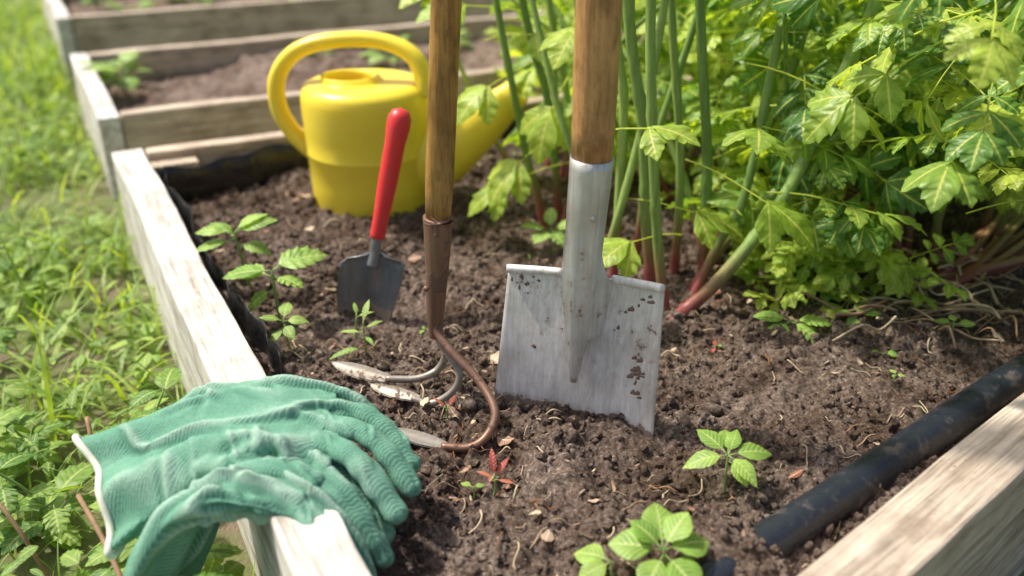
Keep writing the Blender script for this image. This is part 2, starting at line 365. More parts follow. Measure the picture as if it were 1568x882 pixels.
# ---------------------------------------------------------------- irrigation pipe
m,nt,b=newmat('black_pipe'); v=coords(nt); n=noise(nt,v,30,6,.7)
c=mix(nt,ramp(nt,n,[(.55,(0,0,0)),(.70,(.5,.5,.5))]),(.018,.022,.032),(.24,.19,.15)); nt.links.new(c,b.inputs['Base Color'])
nt.links.new(ramp(nt,n,[(.4,(.22,)*3),(.65,(.6,)*3)]),b.inputs['Roughness'])
bump(nt,b,n,.1,.002)
mb=MB(); V,F=tube(smoothpath([(.14,.65,-.02),(.21,.706,.0),(.45,.884,.014),(.70,1.07,.024),(1.2,1.44,.024)],8),.0235,24); mb.add(V,F); mb.build('irrigation_pipe',[m])
# ---------------------------------------------------------------- watering can
m,nt,b=newmat('yellow_plastic'); v=coords(nt)
c=mix(nt,ramp(nt,noise(nt,v,22,5,.7),[(.5,(0,0,0)),(.75,(.3,.3,.3))]),(.98,.76,.06),(.85,.60,.12))
nt.links.new(c,b.inputs['Base Color']); b.inputs['Roughness'].default_value=.36; b.inputs['Subsurface Weight'].default_value=.2
b.inputs['Subsurface Radius'].default_value=(.03,.02,.004); b.inputs['Subsurface Scale'].default_value=1
bump(nt,b,noise(nt,v,90,4,.6),.12,.001)
YEL=m; can=empty('watering_can'); cx,cy,cz=-.287,1.776,-.012
prof=[(0,.0),(.110,.0),(.116,.004),(.117,.012),(.115,.016),(.1175,.022),(.1205,.075),(.1225,.130),(.1242,.133),(.1242,.136),(.1230,.139),(.1245,.17),(.1258,.21),(.1262,.236),(.1248,.252),(.119,.262),(.106,.268),(.098,.2685)]
def lathe(prof,seg=64,c=(0,0,0)):
    V=[];F=[]
    for r,z in prof:
        for j in range(seg): a=2*math.pi*j/seg; V.append((c[0]+r*math.cos(a),c[1]+r*math.sin(a),c[2]+z))
    for i in range(len(prof)-1):
        for j in range(seg): F.append((i*seg+j,i*seg+(j+1)%seg,(i+1)*seg+(j+1)%seg,(i+1)*seg+j))
    return np.array(V),F
mb=MB(); V,F=lathe(prof,64,(cx,cy,cz)); mb.add(V,F)
seg=64; hx,hy,hr=cx-.028,cy-.005,.052
V=[];F=[]
def dk(j,t,z):
    a=2*math.pi*j/seg
    ox,oy=cx+.098*math.cos(a),cy+.098*math.sin(a); ix,iy=hx+hr*math.cos(a)*1.05,hy+hr*math.sin(a)*.95
    return (ox*(1-t)+ix*t,oy*(1-t)+iy*t,cz+z)
lv=[(0,.2685),(.3,.2695),(.8,.2695),(.9,.272),(.95,.279),(1.0,.281),(1.06,.279),(1.08,.272),(1.09,.24),(1.1,.18)]
for t,z in lv:
    for j in range(seg): V.append(dk(j,t,z))
for i in range(len(lv)-1):
    for j in range(seg): F.append((i*seg+j,i*seg+(j+1)%seg,(i+1)*seg+(j+1)%seg,(i+1)*seg+j))
mb.add(V,F); mb.build('body',[YEL],parent=can)
mb=MB(); sp=smoothpath([(cx+.06,cy-.01,cz+.105),(cx+.13,cy-.012,cz+.12),(cx+.2,cy-.02,cz+.168),(cx+.262,cy-.03,cz+.222),(cx+.30,cy-.035,cz+.258)],6)
k=len(sp); rr=np.interp(np.linspace(0,1,k),[0,.25,.5,.75,1],[.075,.072,.054,.037,.026])
V,F=tube(sp,np.stack([rr*.8,rr],1),28,cap=False,flat=(0,1,0)); mb.add(V,F)
V2,F2=tube(sp[-6:],np.stack([rr[-6:]*.8-.003,rr[-6:]-.003],1),28,cap=False,flat=(0,1,0)); mb.add(V2,[q[::-1] for q in F2])
V3=np.concatenate([V[-28:],V2[-28:]]); mb.add(V3,[(j,(j+1)%28,28+(j+1)%28,28+j) for j in range(28)])
mb.build('spout',[YEL],parent=can)
mb=MB(); hp=smoothpath([(-.168,cy-.02,.235),(-.172,cy-.02,.275),(-.195,cy-.012,.312),(-.255,cy,.333),(-.345,cy,.333),(-.415,cy,.312),(-.455,cy,.265),(-.460,cy,.205),(-.438,cy,.155),(-.405,cy,.122),(-.385,cy,.11)],7)
k=len(hp); w=np.interp(np.linspace(0,1,k),[0,.1,.3,.8,1],[.030,.024,.021,.022,.03])
V,F=tube(hp,np.stack([w,w*.74],1),18,flat=(0,1,0)); mb.add(V,F); mb.build('handle',[YEL],parent=can)
# ---------------------------------------------------------------- metals
def metal(name,base,dirtc,rough,scratch=(60,60,3),dirtpos=.62,met=.6,ds=30,zd=None,dk=.85):
    m,nt,b=newmat(name); v=coords(nt); vs=coords(nt,scratch)
    sc=noise(nt,vs,3,5,.7); c=ramp(nt,sc,[(.3,tuple(x*.74 for x in base)),(.55,base),(.75,tuple(min(1,x*1.2) for x in base))])
    cloud=noise(nt,v,12,4,.6); c=mix(nt,1.0,c,ramp(nt,cloud,[(.3,(.75,.71,.65)),(.65,(1.06,1.06,1.06))]),'MULTIPLY')
    d=noise(nt,v,ds,6,.7)
    big=noise(nt,v,9,3,.5); a2=N(nt,'ShaderNodeMath',operation='MULTIPLY_ADD'); nt.links.new(big,a2.inputs[0]); a2.inputs[1].default_value=.35; nt.links.new(d,a2.inputs[2])
    a3=N(nt,'ShaderNodeMath',operation='SUBTRACT'); nt.links.new(a2.outputs[0],a3.inputs[0]); a3.inputs[1].default_value=.175; d=a3.outputs[0]
    if zd:
        g=nt.nodes.new('ShaderNodeNewGeometry'); sx=nt.nodes.new('ShaderNodeSeparateXYZ'); nt.links.new(g.outputs['Position'],sx.inputs[0])
        mr=N(nt,'ShaderNodeMapRange'); mr.inputs[1].default_value=zd[1]; mr.inputs[2].default_value=zd[0]; mr.inputs[3].default_value=0; mr.inputs[4].default_value=.4
        nt.links.new(sx.outputs[2],mr.inputs[0]); ad=N(nt,'ShaderNodeMath',operation='ADD'); nt.links.new(d,ad.inputs[0]); nt.links.new(mr.outputs[0],ad.inputs[1]); d=ad.outputs[0]
    f=ramp(nt,d,[(dirtpos,(0,0,0)),(dirtpos+.025,(dk,dk,dk))])
    soft=ramp(nt,d,[(dirtpos-.12,(0,0,0)),(dirtpos,(.3,.3,.3))])
    c=mix(nt,soft,c,tuple(x*1.8 for x in dirtc))
    nt.links.new(mix(nt,f,c,dirtc),b.inputs['Base Color'])
    nt.links.new(mix(nt,f,(met,met,met),(0,0,0)),b.inputs['Metallic'])
    nt.links.new(mix(nt,f,(rough,)*3,(.9,.9,.9)),b.inputs['Roughness'])
    p=bump(nt,b,sc,.12,.001); bump(nt,b,f,.6,.002,p); return m
STEEL=metal('galvanised_steel',(.84,.83,.80),(.21,.135,.095),.5,zd=(.0,.022),dirtpos=.665,met=.2,ds=55)
SOCK=metal('grey_socket_steel',(.64,.65,.64),(.26,.18,.12),.40,dirtpos=.665,met=.3,ds=55)
RUST=metal('rusty_steel',(.25,.145,.10),(.15,.085,.06),.45,met=.4,dirtpos=.5)
TINE=metal('worn_tine_steel',(.34,.32,.28),(.19,.13,.095),.40,met=.35,dirtpos=.60,ds=60)
DARK=metal('dark_trowel_steel',(.26,.275,.30),(.26,.19,.14),.32,met=.5,zd=(.0,.02),dirtpos=.68)
H1=wood_mat('varnished_handle_wood',(.42,.225,.065),(.20,.095,.027),(40,40,2.0),1,.32,.25,(.14,.07,.022))
H2=wood_mat('ash_handle_wood',(.58,.32,.13),(.31,.15,.05),(38,38,2.2),1,.40,.25,(.26,.12,.04))
m,nt,b=newmat('dried_dirt'); n=noise(nt,coords(nt),400,4,.7); nt.links.new(ramp(nt,n,[(.3,(.13,.08,.055)),(.7,(.30,.21,.155))]),b.inputs['Base Color']); b.inputs['Roughness'].default_value=.95; DIRT=m
# ---------------------------------------------------------------- spade
spd=empty('garden_spade')
BL=np.array([-.0235,1.037]);BR=np.array([.1755,.943]);TL=np.array([-.0035,1.062]);TR=np.array([.181,.974])
e=(BR-BL)/np.linalg.norm(BR-BL); fn=np.array([e[1],-e[0]]); fn=fn if fn[1]<0 else -fn
nu,nv=41,34; V=[]
c0=.53
def pb(s,z):
    a=BL*(1-s)+BR*s; bt=TL*(1-s)+TR*s; tt=z/.19; xy=a*(1-tt)+bt*tt
    w=abs(s-c0)*2; d=-.010*(1-w*w); return np.array([xy[0]+fn[0]*d,xy[1]+fn[1]*d,z])
for j in range(nv):
    t=j/(nv-1)
    for i in range(nu):
        s=i/(nu-1); zt=.186+.012*s; zb=-.07; V.append(pb(s,zb+(zt-zb)*t))
V=np.array(V); F=[(j*nu+i,j*nu+i+1,(j+1)*nu+i+1,(j+1)*nu+i) for j in range(nv-1) for i in range(nu-1)]
mb=MB(); mb.add(V,F); bo=mb.build('blade',[STEEL],parent=spd); md=bo.modifiers.new('s','SOLIDIFY'); md.thickness=.0025; md.offset=0
mb=MB()
top=V[(nv-1)*nu:]
for (i0,i1) in ((0,int(nu*.36)),(int(nu*.68),nu-1)):
    P=top[i0:i1+1].copy(); 
    V_,F_=tube(P+np.array([fn[0]*.004,fn[1]*.004,.002]),.0056,10,flat=(0,0,1)); mb.add(V_,F_)
mb.build('treads',[STEEL],parent=spd)
f3=np.array([fn[0],fn[1],0]); e3=np.array([e[0],e[1],0])
mb=MB(); R3=np.stack([e3,f3,np.array([0,0,1.])],1); vv_,ff_=ico(2,77); rb=random.Random(5)
def dab(s,z,w_,h_): 
    mb.add((vv_*[w_,.0007,h_])@R3.T+pb(s,z)+f3*.0012,ff_)
for (s0,z0,n_,sp_) in ((.87,.085,16,.007),(.72,.128,2,.003),(.07,.174,5,.006),(.17,.176,4,.006),(.80,.165,3,.006),(.9,.178,3,.004),(.87,.055,3,.006),(.3,.06,1,.02)):
    for _ in range(n_): dab(min(.97,max(.03,s0+rb.gauss(0,sp_)*4)),z0+rb.gauss(0,sp_),rb.uniform(.0015,.0055),rb.uniform(.001,.004))
mb.build('stuck_dirt',[DIRT],parent=spd)
def ax(z):
    zs=[.05,.07,.21,.351,.527,1.1]; xs=[.0805,.081,.0845,.0916,.092,.098]; ys=[.992,.993,1.008,1.005,1.0,.98]
    return np.array([np.interp(z,zs,xs),np.interp(z,zs,ys),z])
zs=np.linspace(.062,.352,26); P=np.array([ax(z) for z in zs])
rx=np.interp(zs,[.062,.09,.16,.215,.25,.352],[.004,.0095,.019,.0235,.0235,.0255]); ry=np.interp(zs,[.062,.09,.16,.215,.25,.352],[.004,.009,.016,.022,.0235,.0255])
P[:,:2]+= np.outer(np.interp(zs,[.06,.2,.25],[.006,.004,.0]),fn)
V_,F_=tube(P,np.stack([rx,ry],1),28,flat=(e[0],e[1],0)); mb=MB(); mb.add(V_,F_)
for sgn,i in ((-1,int(nu*.36)),(1,int(nu*.68))):
    A=top[i]+[fn[0]*.003,fn[1]*.003,0]; Bp=ax(.245)+e3*sgn*.0215; C=ax(.12)+e3*sgn*.012+f3*.002
    Dp=top[i]-[0,0,.07]
    vv=[];ff=[];n=8
    for a in range(n+1):
        t=a/n; top_=A*(1-t)+Bp*t; top_[2]=A[2]+(Bp[2]-A[2])*t**2.2; bot=Dp*(1-t)+C*t+f3*.004*math.sin(t*1.57)
        for b_ in range(5): q=b_/4; vv.append(top_*(1-q)+bot*q+f3*.003*math.sin(q*3.14)*t)
    for a in range(n):
        for b_ in range(4): ff.append((a*5+b_,a*5+b_+1,a*5+b_+6,a*5+b_+5))
    mb.add(vv,ff)
for z in (.285,):
    V_,F_=lathe([(0,.0),(.0042,0),(.004,.0015),(.002,.003),(0,.0033)],12); R=Matrix.Rotation(math.radians(90),3,'X'); V_=np.array([(R@Vector(p))[:] for p in V_]); mb.add(V_+ax(z)+[.006,-.0232,0],F_)
mb.build('socket',[SOCK],parent=spd)
zs=np.linspace(.345,1.15,20); V_,F_=tube(np.array([ax(z) for z in zs]),np.interp(zs,[.345,.36,1.15],[.0235,.0248,.0262]),28); mb=MB(); mb.add(V_,F_); mb.build('shaft',[H2],parent=spd)
# ---------------------------------------------------------------- cultivator
cul=empty('garden_cultivator')
def cax(z): return np.array([np.interp(z,[.1,.25,.518,1.1],[-.099,-.0925,-.074,-.036]),np.interp(z,[.1,.25,1.1],[1.06,1.06,1.09]),z])
zs=np.linspace(.245,1.15,20); V_,F_=tube(np.array([cax(z) for z in zs]),np.interp(zs,[.245,.26,1.1],[.0155,.0175,.0178]),24); mb=MB(); mb.add(V_,F_); mb.build('shaft',[H1],parent=cul)
P=np.array([(-.100,1.058,.088),(-.1005,1.058,.11),(-.0985,1.06,.15),(-.095,1.06,.2),(-.0925,1.06,.25),(-.092,1.06,.254)])
P=smoothpath(P,5); mb=MB(); V_,F_=tube(P,np.interp(np.linspace(0,1,len(P)),[0,.2,.5,.8,.95,1],[.009,.0105,.0145,.0185,.0195,.0185]),20); mb.add(V_,F_)
for z,dx in ((.165,-.0165),(.24,.0)):
    V_,F_=lathe([(0,0),(.004,0),(.0038,.002),(.002,.0035),(0,.004)],10); R=Matrix.Rotation(math.radians(90),3,'X'); V_=np.array([(R@Vector(p))[:] for p in V_])
    mb.add(V_+cax(z)+[dx*.8,-.0155,0],F_)
mb.build('socket',[RUST],parent=cul)
def tine(pts,r,tip=None,mat=0):
    P=smoothpath(pts,8); V_,F_=tube(P,r,10); mb.add(V_,F_,m=mat)
    if tip is not None:
        a=np.array(tip[0]);b_=np.array(tip[1]); d=b_-a; L=np.linalg.norm(d); 
        v,f,_=leaf_t([0,.12,.3,.5,.7,.88,1],[.05,.08,.105,.12,.105,.06,0.0],None,fold=-.5,curl=0,size=L)
        R=frames(d[None],np.array([[.2,-.45,.9]]))[0]; mb.add(v@R.T+a,f,m=1)
        mb.add(v*[1,1,.6]@R.T+a-np.array([0,0,.0028]),[q[::-1] for q in f],m=1)
mb=MB()
tine([(-.100,1.056,.125),(-.098,1.05,.10),(-.078,1.03,.08),(-.041,1.0,.053),(-.021,.965,.031),(-.030,.945,.011),(-.052,.933,.0),(-.088,.937,-.002)],.0056,((-.080,.936,.001),(-.152,.957,.012)))
tine([(-.102,1.062,.125),(-.1,1.066,.095),(-.090,1.08,.055),(-.101,1.08,.025),(-.129,1.072,.014),(-.174,1.072,.013)],.0052,((-.165,1.07,.015),(-.252,1.10,.024)),mat=1)
tine([(-.100,1.056,.12),(-.092,1.05,.08),(-.070,1.035,.047),(-.079,1.03,.02),(-.108,1.032,.0),(-.135,1.041,.002)],.0048,((-.125,1.04,.004),(-.195,1.068,.008)),mat=1)
tine([(-.101,1.06,.12),(-.097,1.06,.08),(-.075,1.06,.045),(-.072,1.06,.01),(-.08,1.06,-.02)],.0048,mat=1)
mb.build('tines',[RUST,TINE],parent=cul)
# ---------------------------------------------------------------- trowel
m,nt,b=newmat('red_plastic'); v=coords(nt); b.inputs['Roughness'].default_value=.4
c=mix(nt,ramp(nt,noise(nt,v,40,5,.7),[(.5,(0,0,0)),(.75,(.4,.4,.4))]),(.76,.035,.04),(.58,.12,.10)); nt.links.new(c,b.inputs['Base Color'])
tr=empty('hand_trowel')
a0=np.array([-.2085,1.302,.125]); a1=np.array([-.163,1.33,.322]); d=a1-a0; L=np.linalg.norm(d); d/=L
ts=[0,.01,.03,.2,.45,.6,.75,.85,.93,.98,1.0]; rs=[.009,.0118,.012,.0125,.0148,.0152,.0155,.0178,.0175,.0125,.0]
P=np.array([a0+d*L*t for t in ts]); V_,F_=tube(P,np.maximum(rs,.0008),24); mb=MB(); mb.add(V_,F_); mb.build('grip',[m],parent=tr)
mb=MB(); P=smoothpath([a0+d*.01,a0-d*.012,(-.213,1.298,.098),(-.217,1.296,.08)],5); V_,F_=tube(P,np.interp(np.linspace(0,1,len(P)),[0,.5,1],[.0095,.008,.0105]),16); mb.add(V_,F_)
V=[];nu,nv=25,24; te=np.array([.93,-.16,.0]); te/=np.linalg.norm(te); tfn=np.array([-.17,-.985,0])
for j in range(nv):
    t=j/(nv-1); c_=np.array([-.2135,1.297,.104])*(1-t)+np.array([-.247,1.283,-.055])*t
    wv=np.interp(t,[0,.05,.12,.3,.7,1],[.014,.048,.0525,.052,.045,.012])
    for i in range(nu):
        s=i/(nu-1)*2-1
        p=c_+te*wv*s - tfn*(.016*(1-abs(s)**1.3)) + tfn*.014*math.exp(-(s/.22)**2)*max(0,1-t*1.6)
        p=p+np.array([0,0,-.006*abs(s)*(1-t)*(t<.12)]); V.append(p)
F=[(j*nu+i,j*nu+i+1,(j+1)*nu+i+1,(j+1)*nu+i) for j in range(nv-1) for i in range(nu-1)]
mb.add(V,F); o=mb.build('blade',[DARK],parent=tr); md=o.modifiers.new('s','SOLIDIFY'); md.thickness=.0018
# ---------------------------------------------------------------- gloves
m,nt,b=newmat('green_cotton'); v=coords(nt)
w=N(nt,'ShaderNodeTexWave',Scale=125.0,Distortion=1.2); w.inputs['Detail'].default_value=1; nt.links.new(coords(nt,rot=(.3,.2,.9)),w.inputs['Vector'])
c=ramp(nt,noise(nt,v,20,5,.65),[(.3,(.105,.29,.19)),(.55,(.15,.355,.245)),(.75,(.24,.46,.34))])
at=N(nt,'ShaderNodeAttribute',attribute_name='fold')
c=mix(nt,ramp(nt,at.outputs['Fac'],[(.45,(0,0,0)),(1,(.7,.7,.7))]),c,(.48,.66,.54))  # fold crests paler: worn cotton, with highlights painted into the colour
c=mix(nt,ramp(nt,at.outputs['Fac'],[(0,(.7,.7,.7)),(.3,(0,0,0))]),c,(.06,.19,.13))  # fold valleys darker: crease shade painted into the colour
fz=noise(nt,v,380,4,.75); c=mix(nt,1.0,c,ramp(nt,fz,[(.3,(.66,.70,.70)),(.7,(1.42,1.30,1.32))]),'MULTIPLY')
c=mix(nt,.26,c,ramp(nt,w.outputs[0],[(.2,(.07,.21,.15)),(.8,(.34,.58,.45))])); nt.links.new(c,b.inputs['Base Color'])
b.inputs['Roughness'].default_value=1; b.inputs['Specular IOR Level'].default_value=.0
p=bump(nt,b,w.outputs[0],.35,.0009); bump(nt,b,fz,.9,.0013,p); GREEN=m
m,nt,b=newmat('cream_trim'); b.inputs['Base Color'].default_value=(.74,.74,.62,1); b.inputs['Roughness'].default_value=.9; bump(nt,b,noise(nt,coords(nt),500,2,.5),.6,.001); CREAM=m
def sphere_t(): 
    bm=bmesh.new(); bmesh.ops.create_icosphere(bm,subdivisions=2,radius=1); V=np.array([q.co[:] for q in bm.verts]); F=[tuple(q.index for q in f.verts) for f in bm.faces]; bm.free(); return V,F
SV,SF=sphere_t()
def fbm(x,y,sc,seed): return vn(x,y,sc,seed)*.6+vn(x,y,sc*2.1,seed+1)*.3+vn(x,y,sc*4.3,seed+2)*.1
def glove(palm,fingers,seed,name):
    g=empty(name); mb=MB()
    pos=smoothpath([q[0] for q in palm],8); k=len(pos); tt=np.linspace(0,len(palm)-1,k)
    W=np.interp(tt,range(len(palm)),[q[1] for q in palm]); H=np.interp(tt,range(len(palm)),[q[2] for q in palm])
    A=np.stack([np.interp(tt,range(len(palm)),[q[3][c_] for q in palm]) for c_ in range(3)],1)
    T=np.gradient(pos,axis=0); T/=np.linalg.norm(T,axis=1)[:,None]
    Vt=[];seg=48; an=np.linspace(0,2*np.pi,seg,endpoint=False)
    for i in range(k):
        X=A[i]-T[i]*A[i].dot(T[i]); X/=np.linalg.norm(X); Z=np.cross(T[i],X)
        ca=np.sign(np.cos(an))*np.abs(np.cos(an))**.8; sa=np.sign(np.sin(an))*np.abs(np.sin(an))**.8
        wv=.007*np.sin(ca*6.5+i*.13+seed)*(1-i/k)
        Vt.append(pos[i]+np.outer(ca*W[i],X)+np.outer(sa*H[i]+wv,Z)-np.outer((.016*ca*ca)*(i<k*.35)*(1-i/(k*.35)),T[i]))
    ring0=Vt[0].copy(); V_=np.concatenate(Vt)
    F_=[(i*seg+j,i*seg+(j+1)%seg,(i+1)*seg+(j+1)%seg,(i+1)*seg+j) for i in range(k-1) for j in range(seg)]+[tuple(range(seg))[::-1],tuple((k-1)*seg+j for j in range(seg))]
    mb.add(V_,F_)
    for path,r0,r1 in fingers:
        P=smoothpath(path,8); kk=len(P); TT=np.gradient(P,axis=0)
        for i,p in enumerate(P):
            r=r0+(r1-r0)*i/(kk-1); r*=1+.05*math.sin(i*1.1+seed+path[0][1]*90)
            d=TT[i]/np.linalg.norm(TT[i]); R=frames(d[None],np.array([[0,-.1,1.]]))[0]; mb.add((SV*r*[1,1.06,.74])@R.T+p,SF)
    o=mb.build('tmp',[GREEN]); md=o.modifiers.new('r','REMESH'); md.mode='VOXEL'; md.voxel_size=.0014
    md=o.modifiers.new('s','SMOOTH'); md.iterations=6; md.factor=.6
    dg=bpy.context.evaluated_depsgraph_get(); me=bpy.data.meshes.new_from_object(o.evaluated_get(dg)); bpy.data.objects.remove(o)
    n=len(me.vertices); co=np.zeros(n*3); no=np.zeros(n*3); me.vertices.foreach_get('co',co); me.vertices.foreach_get('normal',no); co=co.reshape(-1,3); no=no.reshape(-1,3)
    D=(pos[-1]-pos[0]); D[2]*=.3; D/=np.linalg.norm(D); sd_=np.array([D[1],-D[0],0]); s=(co-pos[0])@D; t=(co-pos[0])@sd_+co[:,2]*.5
    Lp=(pos[-1]-pos[0])@D
    # individual cloth folds: long narrow creases, each a ridge with a valley beside it
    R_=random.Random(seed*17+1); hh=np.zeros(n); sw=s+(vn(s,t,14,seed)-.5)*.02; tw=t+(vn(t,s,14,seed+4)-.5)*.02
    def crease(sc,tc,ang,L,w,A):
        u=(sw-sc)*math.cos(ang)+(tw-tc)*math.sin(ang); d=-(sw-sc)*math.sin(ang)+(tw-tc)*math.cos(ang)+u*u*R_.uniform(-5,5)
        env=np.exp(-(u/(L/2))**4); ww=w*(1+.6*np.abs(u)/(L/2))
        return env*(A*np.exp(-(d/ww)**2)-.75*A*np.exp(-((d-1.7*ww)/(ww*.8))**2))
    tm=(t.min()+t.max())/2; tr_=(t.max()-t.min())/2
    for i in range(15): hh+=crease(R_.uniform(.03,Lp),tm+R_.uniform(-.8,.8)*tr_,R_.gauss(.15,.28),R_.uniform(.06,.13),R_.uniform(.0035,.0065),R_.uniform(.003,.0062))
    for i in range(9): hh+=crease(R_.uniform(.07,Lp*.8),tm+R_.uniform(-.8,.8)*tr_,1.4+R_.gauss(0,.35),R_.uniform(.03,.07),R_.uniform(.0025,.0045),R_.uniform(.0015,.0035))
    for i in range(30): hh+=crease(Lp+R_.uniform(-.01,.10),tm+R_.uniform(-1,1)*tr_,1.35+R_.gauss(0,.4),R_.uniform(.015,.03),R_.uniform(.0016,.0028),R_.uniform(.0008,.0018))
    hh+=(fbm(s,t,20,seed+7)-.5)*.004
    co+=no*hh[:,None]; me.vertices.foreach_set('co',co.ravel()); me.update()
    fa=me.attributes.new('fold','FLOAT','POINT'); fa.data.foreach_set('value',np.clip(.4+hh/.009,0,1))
    me.polygons.foreach_set('use_smooth',[True]*len(me.polygons))
    if not me.materials: me.materials.append(GREEN)
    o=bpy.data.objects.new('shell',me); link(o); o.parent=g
    md=o.modifiers.new('s','SMOOTH'); md.iterations=2; md.factor=.5
    mb=MB(); R0=ring0-T[0]*.004; cen=R0.mean(0); R0=cen+(R0-cen)*1.04
    P=np.vstack([R0,R0[:2]]); V_,F_=tube(P,.0040,8,cap=False,flat=tuple(T[0])); mb.add(V_,F_); mb.build('cuff_trim',[CREAM],parent=g)
    return g
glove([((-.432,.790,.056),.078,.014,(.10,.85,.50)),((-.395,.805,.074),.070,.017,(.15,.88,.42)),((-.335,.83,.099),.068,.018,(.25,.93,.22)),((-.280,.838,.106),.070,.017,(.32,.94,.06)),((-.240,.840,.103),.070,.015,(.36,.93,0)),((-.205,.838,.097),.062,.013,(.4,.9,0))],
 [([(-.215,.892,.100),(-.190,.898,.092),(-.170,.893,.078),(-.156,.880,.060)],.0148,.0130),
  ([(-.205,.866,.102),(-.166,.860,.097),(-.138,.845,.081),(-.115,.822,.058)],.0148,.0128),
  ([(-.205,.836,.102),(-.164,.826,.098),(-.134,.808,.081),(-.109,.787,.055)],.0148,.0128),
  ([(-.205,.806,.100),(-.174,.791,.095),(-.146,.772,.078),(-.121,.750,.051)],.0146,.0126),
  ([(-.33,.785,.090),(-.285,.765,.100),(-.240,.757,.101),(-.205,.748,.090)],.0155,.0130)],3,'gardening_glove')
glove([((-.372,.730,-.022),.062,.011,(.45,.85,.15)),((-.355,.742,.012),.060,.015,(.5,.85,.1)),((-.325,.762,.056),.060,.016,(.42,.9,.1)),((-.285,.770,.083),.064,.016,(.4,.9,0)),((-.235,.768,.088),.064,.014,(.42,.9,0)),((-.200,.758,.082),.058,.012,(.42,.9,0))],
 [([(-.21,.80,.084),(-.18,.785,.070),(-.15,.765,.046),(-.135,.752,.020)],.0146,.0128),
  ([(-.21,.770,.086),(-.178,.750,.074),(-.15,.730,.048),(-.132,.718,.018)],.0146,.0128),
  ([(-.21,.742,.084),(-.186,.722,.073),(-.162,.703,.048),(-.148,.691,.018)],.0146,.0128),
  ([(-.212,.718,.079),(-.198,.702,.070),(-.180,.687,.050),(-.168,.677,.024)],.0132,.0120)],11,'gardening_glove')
# ---------------------------------------------------------------- lovage
m,nt,b=newmat('lovage_stem'); g_=nt.nodes.new('ShaderNodeNewGeometry'); sx=nt.nodes.new('ShaderNodeSeparateXYZ'); nt.links.new(g_.outputs['Position'],sx.inputs[0])
v=coords(nt,(60,60,3)); n=noise(nt,v,3,4,.6); at=N(nt,'ShaderNodeAttribute',attribute_name='rnd')
c=ramp(nt,at.outputs['Fac'],[(0,(.13,.25,.06)),(1,(.34,.46,.13))]); c=mix(nt,1.0,c,ramp(nt,n,[(.3,(.7,.7,.7)),(.7,(1.3,1.3,1.2))]),'MULTIPLY')
z1=ramp(nt,sx.outputs[2],[(.03,(1,1,1)),(.13,(0,0,0))]); c=mix(nt,z1,c,(.28,.075,.07)); nt.links.new(c,b.inputs['Base Color']); b.inputs['Roughness'].default_value=.36
STEM=m
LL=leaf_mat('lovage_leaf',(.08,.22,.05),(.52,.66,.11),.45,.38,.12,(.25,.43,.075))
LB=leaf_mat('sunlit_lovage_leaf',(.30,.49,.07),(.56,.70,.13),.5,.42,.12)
lov=empty('lovage_plant'); mb=MB()
leafO=[];leafD=[];leafS=[]
def stem(pts,r0,r1,rnd,nodes=True):
    P=smoothpath(pts,10); k=len(P); r=np.linspace(r0,r1,k)
    if nodes:
        s=np.cumsum(np.r_[0,np.linalg.norm(np.diff(P,axis=0),axis=1)]); r=r*(1+.22*np.exp(-((((s+.03)%.15)-.075)/.006)**2))
    V_,F_=tube(P,r,10); mb.add(V_,F_,rnd); return P
main=[([(.238,1.384,-.02),(.218,1.384,.13),(.2036,1.38,.273),(.169,1.38,.469),(.15,1.38,.8)],.0105,.008,.4),
([(.248,1.29,-.02),(.228,1.30,.1),(.216,1.3,.195),(.20,1.3,.35),(.192,1.31,.481),(.18,1.3,.8)],.0085,.007,.5),
([(.329,1.41,-.02),(.32,1.41,.12),(.311,1.41,.24),(.28,1.41,.464),(.25,1.42,.8)],.0092,.007,.15),
([(.281,1.43,-.02),(.275,1.43,.204),(.24,1.43,.461),(.21,1.45,.8)],.0075,.006,.6),
([(.176,1.43,-.02),(.178,1.43,.15),(.1765,1.43,.31),(.152,1.43,.461),(.12,1.43,.8)],.008,.007,.8),
([(.14,1.40,-.02),(.165,1.38,.1),(.2,1.4,.25),(.22,1.4,.4),(.25,1.42,.7)],.007,.006,.7),
([(.248,1.25,-.015),(.262,1.262,.01),(.327,1.27,.08),(.414,1.3,.2),(.488,1.35,.365),(.53,1.36,.5),(.6,1.4,.75)],.0115,.008,.45),
([(.285,1.33,-.02),(.33,1.35,.09),(.367,1.36,.173),(.392,1.38,.378),(.42,1.4,.7)],.008,.006,.3),
([(.29,1.37,-.02),(.36,1.38,.1),(.46,1.40,.2),(.60,1.42,.33),(.8,1.45,.5)],.0085,.006,.6),
([(.067,1.66,-.02),(.045,1.66,.08),(.026,1.66,.15),(-.016,1.66,.36),(-.06,1.68,.6)],.0085,.006,.3),
([(.095,1.69,-.02),(.082,1.69,.12),(.066,1.69,.243),(.019,1.69,.42),(-.02,1.7,.7)],.009,.007,.2),
([(.13,1.75,-.02),(.11,1.75,.21),(.07,1.75,.4),(.03,1.78,.7)],.008,.006,.7),
([(.022,1.87,-.02),(-.02,1.87,.08),(-.06,1.87,.154),(-.13,1.87,.33),(-.2,1.87,.55)],.006,.004,.9),
([(.09,1.64,-.02),(.12,1.65,.1),(.13,1.66,.3),(.10,1.68,.5)],.007,.005,.5),
([(.17,1.50,-.02),(.13,1.52,.12),(.08,1.55,.26),(.03,1.6,.45),(-.02,1.65,.65)],.007,.005,.6),
([(.22,1.5,-.02),(.24,1.5,.2),(.3,1.5,.45),(.33,1.5,.7)],.007,.006,.3),
([(.36,1.48,-.02),(.42,1.5,.2),(.47,1.5,.4),(.5,1.5,.7)],.008,.006,.5)]
paths=[]
for pts,r0,r1,rn in main: paths.append(stem(pts,r0,r1,rn))
